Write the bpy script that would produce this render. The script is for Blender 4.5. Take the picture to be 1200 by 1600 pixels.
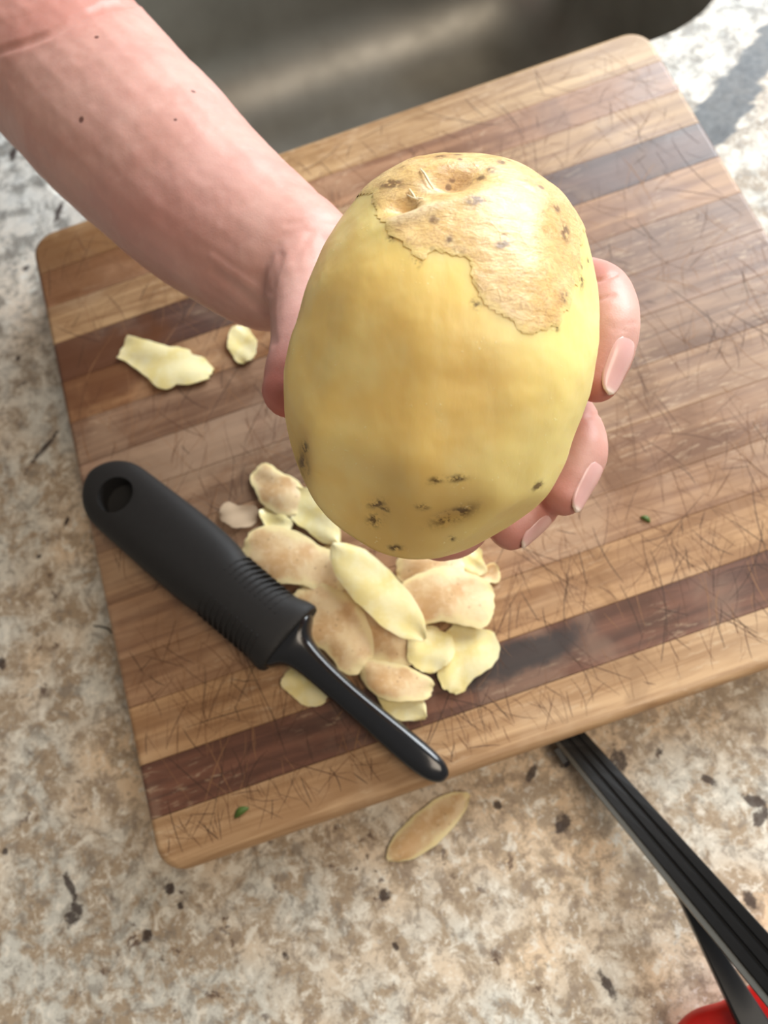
import bpy, bmesh, math, random
import numpy as np
from mathutils import Vector, Matrix, noise
from mathutils.bvhtree import BVHTree

for o in list(bpy.data.objects):
    bpy.data.objects.remove(o, do_unlink=True)
scene = bpy.context.scene
col = scene.collection
random.seed(7)
rng = np.random.default_rng(7)

# ------------------------------------------------------------------ camera
F = 1200.0                                   # focal length in pixels of the 1200x1600 frame
ZB = 0.034                                   # top of the cutting board above the counter
CAMZ = ZB + 0.35
R = np.array([[0.94532274, 0.32613635, 0.0],
              [-0.30859972, 0.89449193, -0.32349714],
              [-0.10550418, 0.30580921, 0.94622915]])     # camera axes -> world
CAM = np.array([0.0, 0.0, CAMZ])
cd = bpy.data.cameras.new('camera')
cd.sensor_fit = 'VERTICAL'; cd.sensor_height = 36.0; cd.sensor_width = 27.0
cd.lens = 36.0 * F / 1600.0
cd.clip_start = 0.01
cd.dof.use_dof = True; cd.dof.focus_distance = 0.225; cd.dof.aperture_fstop = 11.0
cam = bpy.data.objects.new('camera', cd); col.objects.link(cam)
cam.matrix_world = Matrix(((*R[0], 0), (*R[1], 0), (*R[2], CAMZ), (0, 0, 0, 1)))
scene.camera = cam

# ------------------------------------------------------------------ world, lights, exposure
w = bpy.data.worlds.new('kitchen_ambient'); scene.world = w; w.use_nodes = True
w.node_tree.nodes['Background'].inputs[0].default_value = (1.0, 0.93, 0.84, 1)
w.node_tree.nodes['Background'].inputs[1].default_value = 0.16

def area(name, loc, target, sx, sy, power, color):
    l = bpy.data.lights.new(name, 'AREA'); l.shape = 'RECTANGLE'; l.size = sx; l.size_y = sy
    l.energy = power; l.color = color
    o = bpy.data.objects.new(name, l); col.objects.link(o); o.location = loc
    o.rotation_euler = (Vector(target) - Vector(loc)).to_track_quat('-Z', 'Y').to_euler()
    return o
area('window_daylight', (1.95, 1.5, 1.35), (0.05, 0.15, 0.05), 2.0, 1.6, 112, (0.90, 0.96, 1.0))
area('ceiling_lamp_light', (0.75, -0.45, 1.8), (0, 0.1, 0), 0.8, 0.8, 11, (1.0, 0.85, 0.68))

vs = scene.view_settings
vs.view_transform = 'Standard'; vs.look = 'None'; vs.gamma = 1.0; vs.use_curve_mapping = False
vs.exposure = 0.48

# ------------------------------------------------------------------ helpers
def ray(px, py):
    return R @ np.array([(px - 600) / F, -(py - 800) / F, -1.0])
def P(px, py, depth):                         # point seen at a pixel, at a distance along the view axis
    return CAM + ray(px, py) * depth
def BZ(px, py, z=ZB):                         # point seen at a pixel, lying at height z
    d = ray(px, py); return CAM + d * ((z - CAMZ) / d[2])
def project(V):
    c = (V - CAM) @ R                         # camera coordinates
    return np.stack([600 - F * c[:, 0] / c[:, 2], 800 + F * c[:, 1] / c[:, 2], -c[:, 2]], 1)
def srgb(r, g, b):
    f = lambda c: (c / 255 / 12.92) if c / 255 < .04045 else ((c / 255 + .055) / 1.055) ** 2.4
    return (f(r), f(g), f(b), 1)
def fbm(v, s, octv=3, seed=0.0):
    return noise.fractal(Vector((v[0] * s + seed, v[1] * s + seed * .7, v[2] * s)), 1.0, 2.0, octv, noise_basis='PERLIN_ORIGINAL')
def smooth(a, b, x):
    t = np.clip((x - a) / (b - a), 0, 1); return t * t * (3 - 2 * t)

def mesh_obj(name, verts, faces, mat=None, parent=None, sm=True, mats=None, midx=None, loc=None):
    me = bpy.data.meshes.new(name)
    v = np.asarray(verts, float)
    if loc is not None: v = v - np.asarray(loc)
    me.from_pydata([tuple(p) for p in v], [], [tuple(int(i) for i in f) for f in faces])
    for m in (mats or ([mat] if mat else [])): me.materials.append(m)
    if sm: me.polygons.foreach_set('use_smooth', [True] * len(me.polygons))
    if midx is not None: me.polygons.foreach_set('material_index', [int(i) for i in midx])
    me.update()
    o = bpy.data.objects.new(name, me); col.objects.link(o)
    if parent: o.parent = parent
    if loc is not None: o.location = tuple(loc)
    return o
def recalc(o):
    bm = bmesh.new(); bm.from_mesh(o.data); bmesh.ops.recalc_face_normals(bm, faces=bm.faces)
    bm.to_mesh(o.data); bm.free(); return o
def tag(o, label, cat, group=None, kind=None):
    o['label'] = label; o['category'] = cat
    if group: o['group'] = group
    if kind: o['kind'] = kind
    return o
def empty(name, loc):
    o = bpy.data.objects.new(name, None); col.objects.link(o); o.location = tuple(loc)
    o.empty_display_size = 0.01; return o
def child(o, parent):                          # parent keeping the world position (parent is only translated)
    o.parent = parent; o.location = Vector(o.location) - Vector(parent.location); return o
def bake(o):
    dg = bpy.context.evaluated_depsgraph_get(); dg.update()
    me = bpy.data.meshes.new_from_object(o.evaluated_get(dg))
    o.modifiers.clear(); o.data = me; return o
def vattr(me, name, vals):
    a = me.attributes.new(name, 'FLOAT', 'POINT'); a.data.foreach_set('value', np.asarray(vals, np.float32))

class NT:                                      # small node-tree writer
    def __init__(s, name, dim='3D'):
        s.dim = dim
        s.m = bpy.data.materials.new(name); s.m.use_nodes = True; s.t = s.m.node_tree
        s.b = s.t.nodes['Principled BSDF']
    def n(s, typ, **k):
        nd = s.t.nodes.new(typ)
        for a, v in k.items():
            if a.startswith('i_'):
                key = a[2:]; key = int(key) if key.isdigit() else key.replace('_', ' ')
                s.put(v, nd.inputs[key])
            else: setattr(nd, a, v)
        return nd
    def put(s, v, sock):
        if isinstance(v, bpy.types.NodeSocket): s.t.links.new(v, sock)
        else: sock.default_value = v
    def coord(s): return s.n('ShaderNodeTexCoord').outputs['Object']
    def mapping(s, v, loc=(0, 0, 0), rot=(0, 0, 0), sc=(1, 1, 1)):
        return s.n('ShaderNodeMapping', i_0=v, i_1=loc, i_2=rot, i_3=sc).outputs[0]
    def noise(s, v, scale, detail=3, rough=.55, dist=0):
        return s.n('ShaderNodeTexNoise', noise_dimensions=s.dim, i_Vector=v, i_Scale=scale, i_Detail=detail, i_Roughness=rough, i_Distortion=dist).outputs[0]
    def voro(s, v, scale, feature='F1', rnd=1.0):
        nd = s.n('ShaderNodeTexVoronoi', feature=feature, voronoi_dimensions=s.dim); s.put(v, nd.inputs['Vector']); nd.inputs['Scale'].default_value = scale
        nd.inputs['Randomness'].default_value = rnd; return nd
    def ramp(s, f, pts, interp='LINEAR'):
        nd = s.n('ShaderNodeValToRGB', i_0=f); cr = nd.color_ramp; cr.interpolation = interp
        while len(cr.elements) < len(pts): cr.elements.new(.5)
        for e, (p, c) in zip(cr.elements, pts):
            e.position = p; e.color = c if isinstance(c, tuple) else (c, c, c, 1)
        return nd.outputs[0]
    def mr(s, v, a, b, c=0., d=1., st='SMOOTHSTEP'):
        nd = s.n('ShaderNodeMapRange', interpolation_type=st, clamp=True) if st != 'SMOOTHSTEP' else s.n('ShaderNodeMapRange', interpolation_type=st)
        for i, x in enumerate((v, a, b, c, d)): s.put(x, nd.inputs[i])
        return nd.outputs[0]
    def math(s, op, a, b=0.0):
        nd = s.n('ShaderNodeMath', operation=op); s.put(a, nd.inputs[0]); s.put(b, nd.inputs[1]); return nd.outputs[0]
    def mix(s, f, a, b, mode='MIX'):
        nd = s.n('ShaderNodeMix', data_type='RGBA', blend_type=mode)
        s.put(f, nd.inputs[0]); s.put(a, nd.inputs[6]); s.put(b, nd.inputs[7]); return nd.outputs[2]
    def attr(s, name): return s.n('ShaderNodeAttribute', attribute_name=name).outputs['Fac']
    def bump(s, h, strength=.3, dist=.001, normal=None):
        nd = s.n('ShaderNodeBump'); s.put(h, nd.inputs['Height']); nd.inputs['Strength'].default_value = strength
        nd.inputs['Distance'].default_value = dist
        if normal is not None: s.put(normal, nd.inputs['Normal'])
        return nd.outputs[0]
    def spot(s, v, c, rx, ry, ang=0, soft=.5, wob=None):       # elongated blot with its own place, shape and direction
        m = s.n('ShaderNodeMapping', vector_type='TEXTURE'); s.put(v, m.inputs[0])
        m.inputs[1].default_value = c; m.inputs[2].default_value = (0, 0, ang); m.inputs[3].default_value = (rx, ry, 1)
        sx = s.n('ShaderNodeSeparateXYZ', i_0=m.outputs[0])
        q = s.math('ADD', s.math('POWER', sx.outputs[0], 2.0), s.math('POWER', sx.outputs[1], 2.0))
        if wob is not None: q = s.math('ADD', q, wob)
        return s.mr(q, 1.0 + soft, 1.0 - soft, 0., 1.)
    def set(s, **k):
        for a, v in k.items(): s.put(v, s.b.inputs[a.replace('_', ' ')])
        return s.m

# ------------------------------------------------------------------ materials: granite
def granite_material():
    t = NT('granite', '2D'); v = t.coord()
    big = t.noise(v, 7, 3, .6); mid = t.noise(v, 62, 6, .72, .25); fine = t.noise(v, 260, 5, .7, .2); m2 = t.noise(t.mapping(v, loc=(3, 7, 0)), 120, 5, .68, .3)
    warm = t.mix(t.mr(big, .40, .62), srgb(226, 198, 164), srgb(208, 204, 192))
    c = t.mix(t.mr(mid, .40, .58), srgb(172, 152, 128), warm)
    c = t.mix(t.mr(m2, .52, .64, 0, .62), c, t.mix(t.mr(big, .45, .6), srgb(146, 126, 108), srgb(138, 130, 120)))
    c = t.mix(t.mr(m2, .44, .34, 0, .75), c, srgb(238, 230, 214))
    c = t.mix(t.mr(fine, .56, .68, 0, .42), c, srgb(120, 102, 86))
    c = t.mix(t.mr(fine, .43, .33, 0, .5), c, srgb(240, 234, 222))
    br = t.math('MULTIPLY', t.mr(t.noise(t.mapping(v, loc=(9, 2, 0)), 95, 5, .72, .3), .62, .68), t.mr(t.noise(v, 17, 2), .46, .58))
    c = t.mix(t.math('MULTIPLY', br, .8), c, srgb(84, 62, 52))
    # bluish white towards the sink: cool daylight painted in, along with slab tone variation
    sx = t.n('ShaderNodeSeparateXYZ', i_0=v)
    white = t.mr(t.math('ADD', sx.outputs[1], t.math('MULTIPLY', t.math('SUBTRACT', big, .5), .16)), .20, .38)
    pale = t.mix(t.mr(mid, .36, .58), srgb(116, 124, 126), srgb(204, 208, 206))
    c = t.mix(t.math('MULTIPLY', white, .68), c, pale)
    # single dark blots and veins, each at its own place
    def at(px, py): p = BZ(px, py, 0.0); return (p[0], p[1], 0)
    w2 = t.math('MULTIPLY', t.math('SUBTRACT', t.noise(v, 210, 5, .7), .5), 4.5)
    mm = 0.00027
    dark = None
    for (px, py, rx, ry, a) in [(70, 699, 42, 6, 20), (110, 1385, 6, 26, -6), (116, 1428, 20, 12, 20), (264, 1388, 8, 10, 0), (230, 1462, 11, 9, 0), (282, 1416, 5, 6, 0),
                                (92, 330, 26, 7, 40), (20, 240, 24, 8, 50), (2, 1036, 9, 12, 0), (966, 1190, 13, 17, -20), (830, 1208, 16, 7, 25), (776, 1258, 7, 8, 0), (880, 1286, 16, 12, 30),
                                (602, 1398, 9, 11, 0), (618, 1478, 5, 7, 0), (1180, 1252, 18, 9, -50), (1190, 1275, 16, 10, 10), (1172, 1405, 8, 18, -15), (1030, 1175, 6, 6, 0), (1110, 1220, 6, 14, 25),
                                (8, 1330, 6, 6, 0), (446, 1492, 6, 7, 0), (950, 1540, 7, 22, -10), (104, 815, 10, 4, 30), (60, 870, 6, 5, 0), (40, 420, 10, 7, 20), (28, 560, 8, 5, 40)]:
        s_ = t.spot(v, at(px, py), rx * mm, ry * mm, math.radians(a + 19), .55, w2)
        dark = s_ if dark is None else t.math('MAXIMUM', dark, s_)
    c = t.mix(t.math('MULTIPLY', dark, .88), c, srgb(52, 38, 36))
    a0 = np.array(at(1062, 262)); a1 = np.array(at(1215, 55)); mid_ = (a0 + a1) / 2; dv = a1 - a0
    vein = t.spot(v, tuple(mid_), float(np.hypot(dv[0], dv[1]) * .75), .0125, math.atan2(dv[1], dv[0]), .25, t.math('MULTIPLY', t.math('SUBTRACT', t.noise(t.mapping(v, rot=(0, 0, -.9), sc=(1, 3, 1)), 36, 4, .6), .5), 2.6))
    c = t.mix(t.math('MULTIPLY', vein, .9), c, t.mix(t.noise(v, 130, 3), srgb(22, 27, 34), srgb(70, 78, 86)))
    rough = t.mr(fine, .3, .7, .30, .46)
    return t.set(Base_Color=c, Roughness=rough, Normal=t.bump(fine, .06, .0006), Specular_IOR_Level=.22)
GRANITE = granite_material()

# ------------------------------------------------------------------ materials: wood strips
def wood_material(i, light, dark, scratch, tone_patch=None):
    t = NT('wood_strip', '2D'); v = t.coord()
    vo = t.mapping(v, loc=(i * .37, i * 1.31, 0))
    g1 = t.noise(t.mapping(vo, sc=(9, 170, 40)), 1.0, 5, .62, .5)
    g2 = t.noise(t.mapping(vo, sc=(3.5, 34, 12)), 1.0, 4, .55, 1.0)
    blot = t.noise(vo, 19, 4, .6, .4)
    c = t.mix(t.mr(g1, .30, .72), dark, light)
    c = t.mix(t.mr(g2, .50, .70, 0, .38), c, t.mix(.5, dark, srgb(96, 62, 40)))
    c = t.mix(t.mr(blot, .50, .70, 0, .42), c, t.mix(.35, light, srgb(196, 176, 152)))
    c = t.mix(t.mr(blot, .44, .30, 0, .45), c, t.mix(.4, dark, srgb(88, 62, 46)))
    # pale worn scuffs
    sc_ = t.math('MULTIPLY', t.mr(t.noise(t.mapping(v, rot=(0, 0, .9), sc=(1, 5, 1)), 90, 3, .7), .56, .70), t.mr(t.noise(v, 13, 2), .46, .60))
    c = t.mix(t.math('MULTIPLY', sc_, .38), c, srgb(222, 198, 168))
    if tone_patch:
        for (px, py, rx, ry, a, colr, f) in tone_patch:
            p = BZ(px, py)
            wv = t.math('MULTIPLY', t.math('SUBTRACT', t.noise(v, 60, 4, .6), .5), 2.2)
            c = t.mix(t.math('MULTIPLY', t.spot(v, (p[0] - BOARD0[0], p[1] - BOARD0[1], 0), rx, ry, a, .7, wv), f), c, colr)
    c = t.mix(1.0, c, (.86, .83, .78, 1), 'MULTIPLY')
    return t.set(Base_Color=c, Roughness=t.mr(blot, .3, .7, .34, .5), Normal=t.bump(g1, .25, .0004), Specular_IOR_Level=.55)

# ------------------------------------------------------------------ countertop with the sink opening
SX0, SX1, SY0, SY1, SR = -0.14, 0.335, 0.372, 0.685, 0.075
def rrect(x0, x1, y0, y1, r, n=10):
    pts = []
    for (cx, cy, a0) in ((x1 - r, y1 - r, 0), (x0 + r, y1 - r, 90), (x0 + r, y0 + r, 180), (x1 - r, y0 + r, 270)):
        for k in range(n + 1):
            a = math.radians(a0 + 90 * k / n); pts.append((cx + r * math.cos(a), cy + r * math.sin(a)))
    return pts
def build_counter():
    inner = rrect(SX0, SX1, SY0, SY1, SR); n = len(inner)
    ox0, ox1, oy0, oy1 = -1.1, 1.2, -0.42, 1.02
    outer = []
    cx, cy = (SX0 + SX1) / 2, (SY0 + SY1) / 2
    for (x, y) in inner:                       # push each opening point out to the slab edge
        dx, dy = x - cx, y - cy
        ts = [((ox1 if dx > 0 else ox0) - cx) / dx if abs(dx) > 1e-6 else 9e9, ((oy1 if dy > 0 else oy0) - cy) / dy if abs(dy) > 1e-6 else 9e9]
        k = min(ts); outer.append((cx + dx * k, cy + dy * k))
    for c in ((ox1, oy1), (ox0, oy1), (ox0, oy0), (ox1, oy0)):
        j = min(range(n), key=lambda q: (outer[q][0] - c[0]) ** 2 + (outer[q][1] - c[1]) ** 2); outer[j] = c
    prof = [(0.004, 0.0), (0.0012, -0.0012), (0.0, -0.004), (0.0, -0.03)]        # eased edge of the opening
    V = [(x, y, 0) for x, y in outer]; Fc = []
    for d, z in prof:
        for (x, y) in rrect(SX0 - d, SX1 + d, SY0 - d, SY1 + d, SR + d): V.append((x, y, z))
    L = len(prof)
    for k in range(L):
        for i in range(n):
            j = (i + 1) % n; Fc.append((k * n + i, k * n + j, (k + 1) * n + j, (k + 1) * n + i))
    b0 = len(V); V += [(x, y, -0.03) for x, y in outer]
    for i in range(n):
        j = (i + 1) % n
        Fc.append((i, b0 + i, b0 + j, j)); Fc.append((L * n + i, L * n + j, b0 + j, b0 + i))
    o = recalc(mesh_obj('countertop', V, Fc, GRANITE, sm=False))
    return tag(o, 'speckled beige and grey granite countertop with a sink opening', 'countertop')
build_counter()

# ------------------------------------------------------------------ sink
def steel():
    t = NT('brushed_steel'); v = t.coord()
    g = t.noise(t.mapping(v, sc=(6, 900, 900)), 1, 3, .6)
    c = t.mix(t.mr(t.noise(v, 9, 4), .35, .7), srgb(150, 148, 141), srgb(170, 168, 162))
    return t.set(Base_Color=c, Metallic=1.0, Roughness=t.mr(t.noise(v, 14, 3), .3, .7, .46, .56), Normal=t.bump(g, .05, .0004))
STEEL = steel()
def build_sink():
    prof = []                                  # inset from the opening, height
    prof += [(-0.022, -0.0305), (-0.004, -0.0305), (0.0, -0.034)]
    D = -0.205; rc = 0.062
    for k in range(1, 6): prof.append((0.012 * k / 5, -0.034 + (D + rc + 0.034) * k / 5))
    for k in range(1, 11):
        a = math.radians(90 * k / 10); prof.append((0.012 + rc * (1 - math.cos(a)), D + rc - rc * math.sin(a)))
    rings = [rrect(SX0 + d, SX1 - d, SY0 + d, SY1 - d, max(.012, SR - d * .6)) for d, z in prof]
    n = len(rings[0]); V = []; Fc = []
    for (d, z), rg in zip(prof, rings): V += [(x, y, z) for x, y in rg]
    for k in range(len(prof) - 1):
        for i in range(n):
            j = (i + 1) % n; Fc.append((k * n + i, k * n + j, (k + 1) * n + j, (k + 1) * n + i))
    top = (len(prof) - 1) * n
    cx, cy = (SX0 + SX1) / 2, (SY0 + SY1) / 2
    for rr in (.6, .25):                       # floor falls to the drain
        b = len(V); V += [(cx + (x - cx) * rr, cy + (y - cy) * rr, D - .004 * (1 - rr)) for x, y in rings[-1]]
        for i in range(n):
            j = (i + 1) % n; Fc.append((top + i, top + j, b + j, b + i))
        top = b
    b = len(V); V += [(cx + .045 * math.cos(2 * math.pi * i / n), cy + .045 * math.sin(2 * math.pi * i / n), D - .005) for i in range(n)]
    # match angles of the inner ring
    ang = [math.atan2(V[top + i][1] - cy, V[top + i][0] - cx) for i in range(n)]
    for i in range(n): V[b + i] = (cx + .045 * math.cos(ang[i]), cy + .045 * math.sin(ang[i]), D - .005)
    for i in range(n):
        j = (i + 1) % n; Fc.append((top + i, top + j, b + j, b + i))
    root = empty('kitchen_sink', (cx, cy, D - .01))
    o = mesh_obj('basin', V, Fc, STEEL, loc=(cx, cy, D - .01)); o.location = (0, 0, 0); o.parent = root
    so = o.modifiers.new('sheet', 'SOLIDIFY'); so.thickness = .0012; so.offset = 1
    # drain cup
    pr = [(.046, -.0045), (.042, -.0052), (.040, -.012), (.036, -.020), (.001, -.021)]
    V = []; Fc = []; m = 32
    for r, z in pr: V += [(r * math.cos(2 * math.pi * i / m), r * math.sin(2 * math.pi * i / m), z + .01) for i in range(m)]
    for k in range(len(pr) - 1):
        for i in range(m):
            j = (i + 1) % m; Fc.append((k * m + i, k * m + j, (k + 1) * m + j, (k + 1) * m + i))
    dr = mesh_obj('drain', V, Fc, STEEL, parent=root); dr['label'] = 'round steel drain in the basin floor'
    tag(root, 'dark brushed stainless steel sink basin set into the granite', 'sink')
build_sink()

# ------------------------------------------------------------------ cutting board of glued strips
S = 0.35 / 0.36
BX0, BX1 = -0.1460 * S, 0.2400 * S
YS = [0.0, .0203, .0445, .0717, .0952, .1240, .1520, .1785, .2034, .2295, .2555, .2810, .3060, .3305, .3585]
YS = [y * S for y in YS]; YS[0] = -0.0045
BT = 0.021
BOARD0 = (BX0, YS[0], ZB - BT)
A = srgb
STRIPS = [(A(212, 176, 136), A(168, 130, 92), .95), (A(124, 82, 64), A(86, 54, 42), .45), (A(200, 160, 118), A(154, 114, 78), .85), (A(188, 150, 116), A(146, 108, 80), .7),
          (A(178, 140, 108), A(134, 98, 74), .55), (A(184, 150, 118), A(138, 104, 80), .5), (A(172, 140, 114), A(128, 98, 78), .5), (A(164, 132, 110), A(122, 92, 76), .5),
          (A(162, 130, 106), A(118, 88, 70), .45), (A(186, 144, 104), A(142, 100, 68), .45), (A(112, 84, 74), A(80, 58, 52), .35), (A(194, 160, 120), A(146, 110, 78), .55),
          (A(180, 138, 106), A(136, 96, 70), .5), (A(208, 176, 134), A(164, 128, 88), .6)]
board = empty('cutting_board', BOARD0)
tag(board, 'worn wooden cutting board of glued light and dark strips', 'cutting board')
CR = 0.013
def xside(y, inset, side):
    """x of the board outline at height y for an outline inset by some amount"""
    y0, y1 = YS[0] + inset, YS[-1] - inset; x0, x1 = BX0 + inset, BX1 - inset; r = CR - inset * .5
    d = 0.0
    if y < y0 + r: d = r - math.sqrt(max(0, r * r - (y0 + r - y) ** 2))
    elif y > y1 - r: d = r - math.sqrt(max(0, r * r - (y - (y1 - r)) ** 2))
    return (x0 + d) if side < 0 else (x1 - d)
for i, (lc, dc, scr) in enumerate(STRIPS):
    y0, y1 = YS[i], YS[i + 1]
    tone_patch = []
    if i == 1: tone_patch = [(800, 1030, .034, .0075, .02, A(44, 40, 42), .9)]
    if i in (8, 9, 10): tone_patch = [(140, 575, .048, .026, 0, A(104, 64, 38), .8)]  # darker, browner patch near the left end of these strips
    if i in (6, 7): tone_patch = [(300, 700, .05, .02, 0, A(176, 150, 126), .55), (420, 760, .03, .015, 0, A(110, 84, 66), .6)]
    if i in (12, 13): tone_patch = [(115, 410, .045, .026, 0, A(126, 84, 50), .7)]  # browner patch at the back left corner
    m = wood_material(i, lc, dc, scr, tone_patch)
    nn = 14
    V = []; Fc = []
    levels = []                                # (outer inset, joint inset, z)
    ro = .0045
    for k in range(4):
        a = math.radians(90 * k / 3); levels.append((.0015 * (1 - math.sin(a)), 0.0, .0015 * (1 - math.cos(a))))
    for k in range(6):
        a = math.radians(90 * k / 5); levels.append((ro * .62 * (1 - math.cos(a)), .00022 * (k / 5), BT - ro * .62 * (1 - math.sin(a)) - .0))
    cnt = 2 * nn
    for (oi, ji, z) in levels:
        lo = y0 + (oi * (1.6 if i == 0 else 1) if i == 0 else ji); hi = y1 - (oi if i == 13 else ji)
        ts = [0.5 - 0.5 * math.cos(math.pi * k / (nn - 1)) for k in range(nn)]
        yy = [lo + (hi - lo) * q for q in ts]
        zz = z - (.00025 if False else 0)
        V += [(xside(y, oi, -1), y, zz) for y in yy] + [(xside(y, oi, 1), y, zz) for y in reversed(yy)]
    for k in range(len(levels) - 1):
        for q in range(cnt):
            r = (q + 1) % cnt; Fc.append((k * cnt + q, k * cnt + r, (k + 1) * cnt + r, (k + 1) * cnt + q))
    nb = len(Fc)
    tp = (len(levels) - 1) * cnt
    for base_, rev in ((0, True), (tp, False)):
        for q in range(nn - 1):
            f = (base_ + q, base_ + q + 1, base_ + cnt - 2 - q, base_ + cnt - 1 - q)
            Fc.append(f[::-1] if rev else f)
    V = [(x - BOARD0[0], y - BOARD0[1], z) for x, y, z in V]
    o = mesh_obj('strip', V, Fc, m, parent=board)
    o.data.polygons.foreach_set('use_smooth', [q < nb for q in range(len(Fc))])
    recalc(o)
    if i in (1, 10): o['label'] = 'dark walnut brown strip'
RUB = NT('foot_rubber').set(Base_Color=A(30, 30, 30), Roughness=.7)
for (fx, fy) in ((.03, .035), (.34, .035), (.03, .30), (.34, .30)):
    V = []; Fc = []; m = 20; h = ZB - BT
    for r, z in ((.007, -h), (.009, -h + .0015), (.009, -.0005), (.0085, .0004)):
        V += [(fx + r * math.cos(2 * math.pi * k / m), fy + r * math.sin(2 * math.pi * k / m), z) for k in range(m)]
    for k in range(3):
        for q in range(m): Fc.append((k * m + q, k * m + (q + 1) % m, (k + 1) * m + (q + 1) % m, (k + 1) * m + q))
    Fc.append(tuple(range(m - 1, -1, -1))); Fc.append(tuple(range(3 * m, 4 * m)))
    mesh_obj('foot', V, Fc, RUB, parent=board)

# ------------------------------------------------------------------ potato
PC = P(688, 565, .22)
def pl(px, py): return np.array([(px - 688) * .22 / F, -(py - 565) * .22 / F])      # pixel -> potato's own x, y
OUT = [(690, 247), (760, 251), (820, 270), (870, 306), (908, 358), (925, 402), (932, 450), (934, 515), (928, 580), (914, 640), (896, 692), (870, 755), (838, 802), (790, 841),
       (720, 871), (645, 882), (590, 872), (530, 838), (490, 795), (461, 740), (444, 690), (440, 640), (445, 570), (461, 508), (485, 430), (510, 378), (541, 331), (582, 289), (632, 260)]
op = np.array([pl(*q) for q in OUT]) * .982
oth = np.arctan2(op[:, 1], op[:, 0]); orr = np.hypot(op[:, 0], op[:, 1]); od = np.argsort(oth); oth, orr = oth[od], orr[od]
gth = np.linspace(-math.pi, math.pi, 721)
gr = np.interp(gth, np.r_[oth - 2 * math.pi, oth, oth + 2 * math.pi], np.r_[orr, orr, orr])
ker = np.hanning(25); ker /= ker.sum()
gr = np.convolve(np.r_[gr[-13:-1], gr, gr[1:13]], ker, 'valid')
def potato_verts(D):
    th = np.arctan2(D[:, 1], D[:, 0]); s = np.hypot(D[:, 0], D[:, 1])
    rr = np.interp(th, gth, gr)
    b = np.where(D[:, 2] > 0, .0375, .0385)
    V = np.stack([rr * s * np.cos(th), rr * s * np.sin(th), b * D[:, 2]], 1)
    # long flat peeler strokes: planes that shave the surface
    for (a, el, c) in [(178, 42, .0385), (200, 20, .0455), (150, 30, .0425), (335, 28, .0420), (318, 50, .0405), (300, 15, .0485), (265, 45, .0440), (235, 38, .0425), (205, 62, .0362), (280, 72, .0368), (10, 40, .0405), (352, 8, .0445)]:
        n = np.array([math.cos(math.radians(a)) * math.cos(math.radians(el)), math.sin(math.radians(a)) * math.cos(math.radians(el)), math.sin(math.radians(el))])
        h = V @ n - (c - .0003); k = .0008
        hh = np.where(h > 6 * k, h, k * np.log1p(np.exp(np.clip(h / k, -30, 30))))
        V = V - hh[:, None] * n
    return V
def seg_d(xy, pts):
    d = np.full(len(xy), 9.)
    for a, b in zip(pts[:-1], pts[1:]):
        ab = b - a; q = np.clip(((xy - a) @ ab) / max(ab @ ab, 1e-12), 0, 1); d = np.minimum(d, np.hypot(*(xy - a - q[:, None] * ab).T))
    return d
bm = bmesh.new(); bmesh.ops.create_icosphere(bm, subdivisions=7, radius=1)
PD = np.array([v.co for v in bm.verts]); PFc = np.array([[v.index for v in f.verts] for f in bm.faces]); bm.free()
PV = potato_verts(PD)
xy = PV[:, :2]; front = PV[:, 2] > -.004
def vnorm(V, Fc):
    n = np.cross(V[Fc[:, 1]] - V[Fc[:, 0]], V[Fc[:, 2]] - V[Fc[:, 0]]); N = np.zeros_like(V)
    for k in range(3): np.add.at(N, Fc[:, k], n)
    return N / np.maximum(np.linalg.norm(N, axis=1), 1e-12)[:, None]
disp = np.zeros(len(PV))
def gd(px, py, rx, ry, ang=0):
    q = xy - pl(px, py); a = math.radians(ang); u = q[:, 0] * math.cos(a) + q[:, 1] * math.sin(a); v = -q[:, 0] * math.sin(a) + q[:, 1] * math.cos(a)
    k = .22 / F
    return np.exp(-(u / (rx * k)) ** 2 - (v / (ry * k)) ** 2) * front
disp -= .0042 * gd(690, 340, 40, 17, 15) + .0036 * gd(626, 374, 24, 13, 10) + .0011 * gd(655, 350, 95, 42, 10)
disp += .0014 * gd(668, 352, 12, 22, 62) + .0013 * gd(648, 372, 9, 12, 60) + .0011 * gd(640, 398, 44, 9, 18) + .0006 * gd(715, 372, 60, 12, 20)
disp -= .0007 * gd(700, 806, 30, 10, 20) + .0007 * gd(587, 800, 14, 18) + .0004 * gd(475, 725, 14, 30)
lump = np.array([fbm(p, 45, 3, 2.0) for p in PV]); fine = np.array([fbm(p, 420, 2, 5.0) for p in PV])
disp += lump * .0006 + fine * .00006
PN = vnorm(PV, PFc); PV2 = PV + PN * disp[:, None]
# mask of the unpeeled cap
poly = np.array([pl(*q) for q in [(470, 330), (545, 328), (583, 340), (589, 362), (585, 385), (600, 408), (612, 436), (630, 456), (652, 470), (672, 462), (700, 470), (706, 500), (722, 528),
                                  (752, 545), (788, 560), (822, 562), (846, 548), (858, 512), (880, 476), (889, 440), (890, 410), (905, 372), (925, 330), (960, 250), (960, 180), (470, 180)]])
def inside(q, poly):
    x, y = q[:, 0], q[:, 1]; c = np.zeros(len(q), bool); n = len(poly)
    for i in range(n):
        x0, y0 = poly[i]; x1, y1 = poly[(i + 1) % n]
        cr = ((y0 > y) != (y1 > y)) & (x < (x1 - x0) * (y - y0) / (y1 - y0 + 1e-15) + x0); c ^= cr
    return c
dd = seg_d(xy, np.vstack([poly, poly[:1]])); sd = np.where(inside(xy, poly), dd, -dd)
rag = np.array([fbm((p[0], p[1], p[2]), 260, 3, 9.0) for p in PV]) * .0012 + np.array([fbm(p, 90, 2, 4.0) for p in PV]) * .0016
skinm = sd + rag
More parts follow.
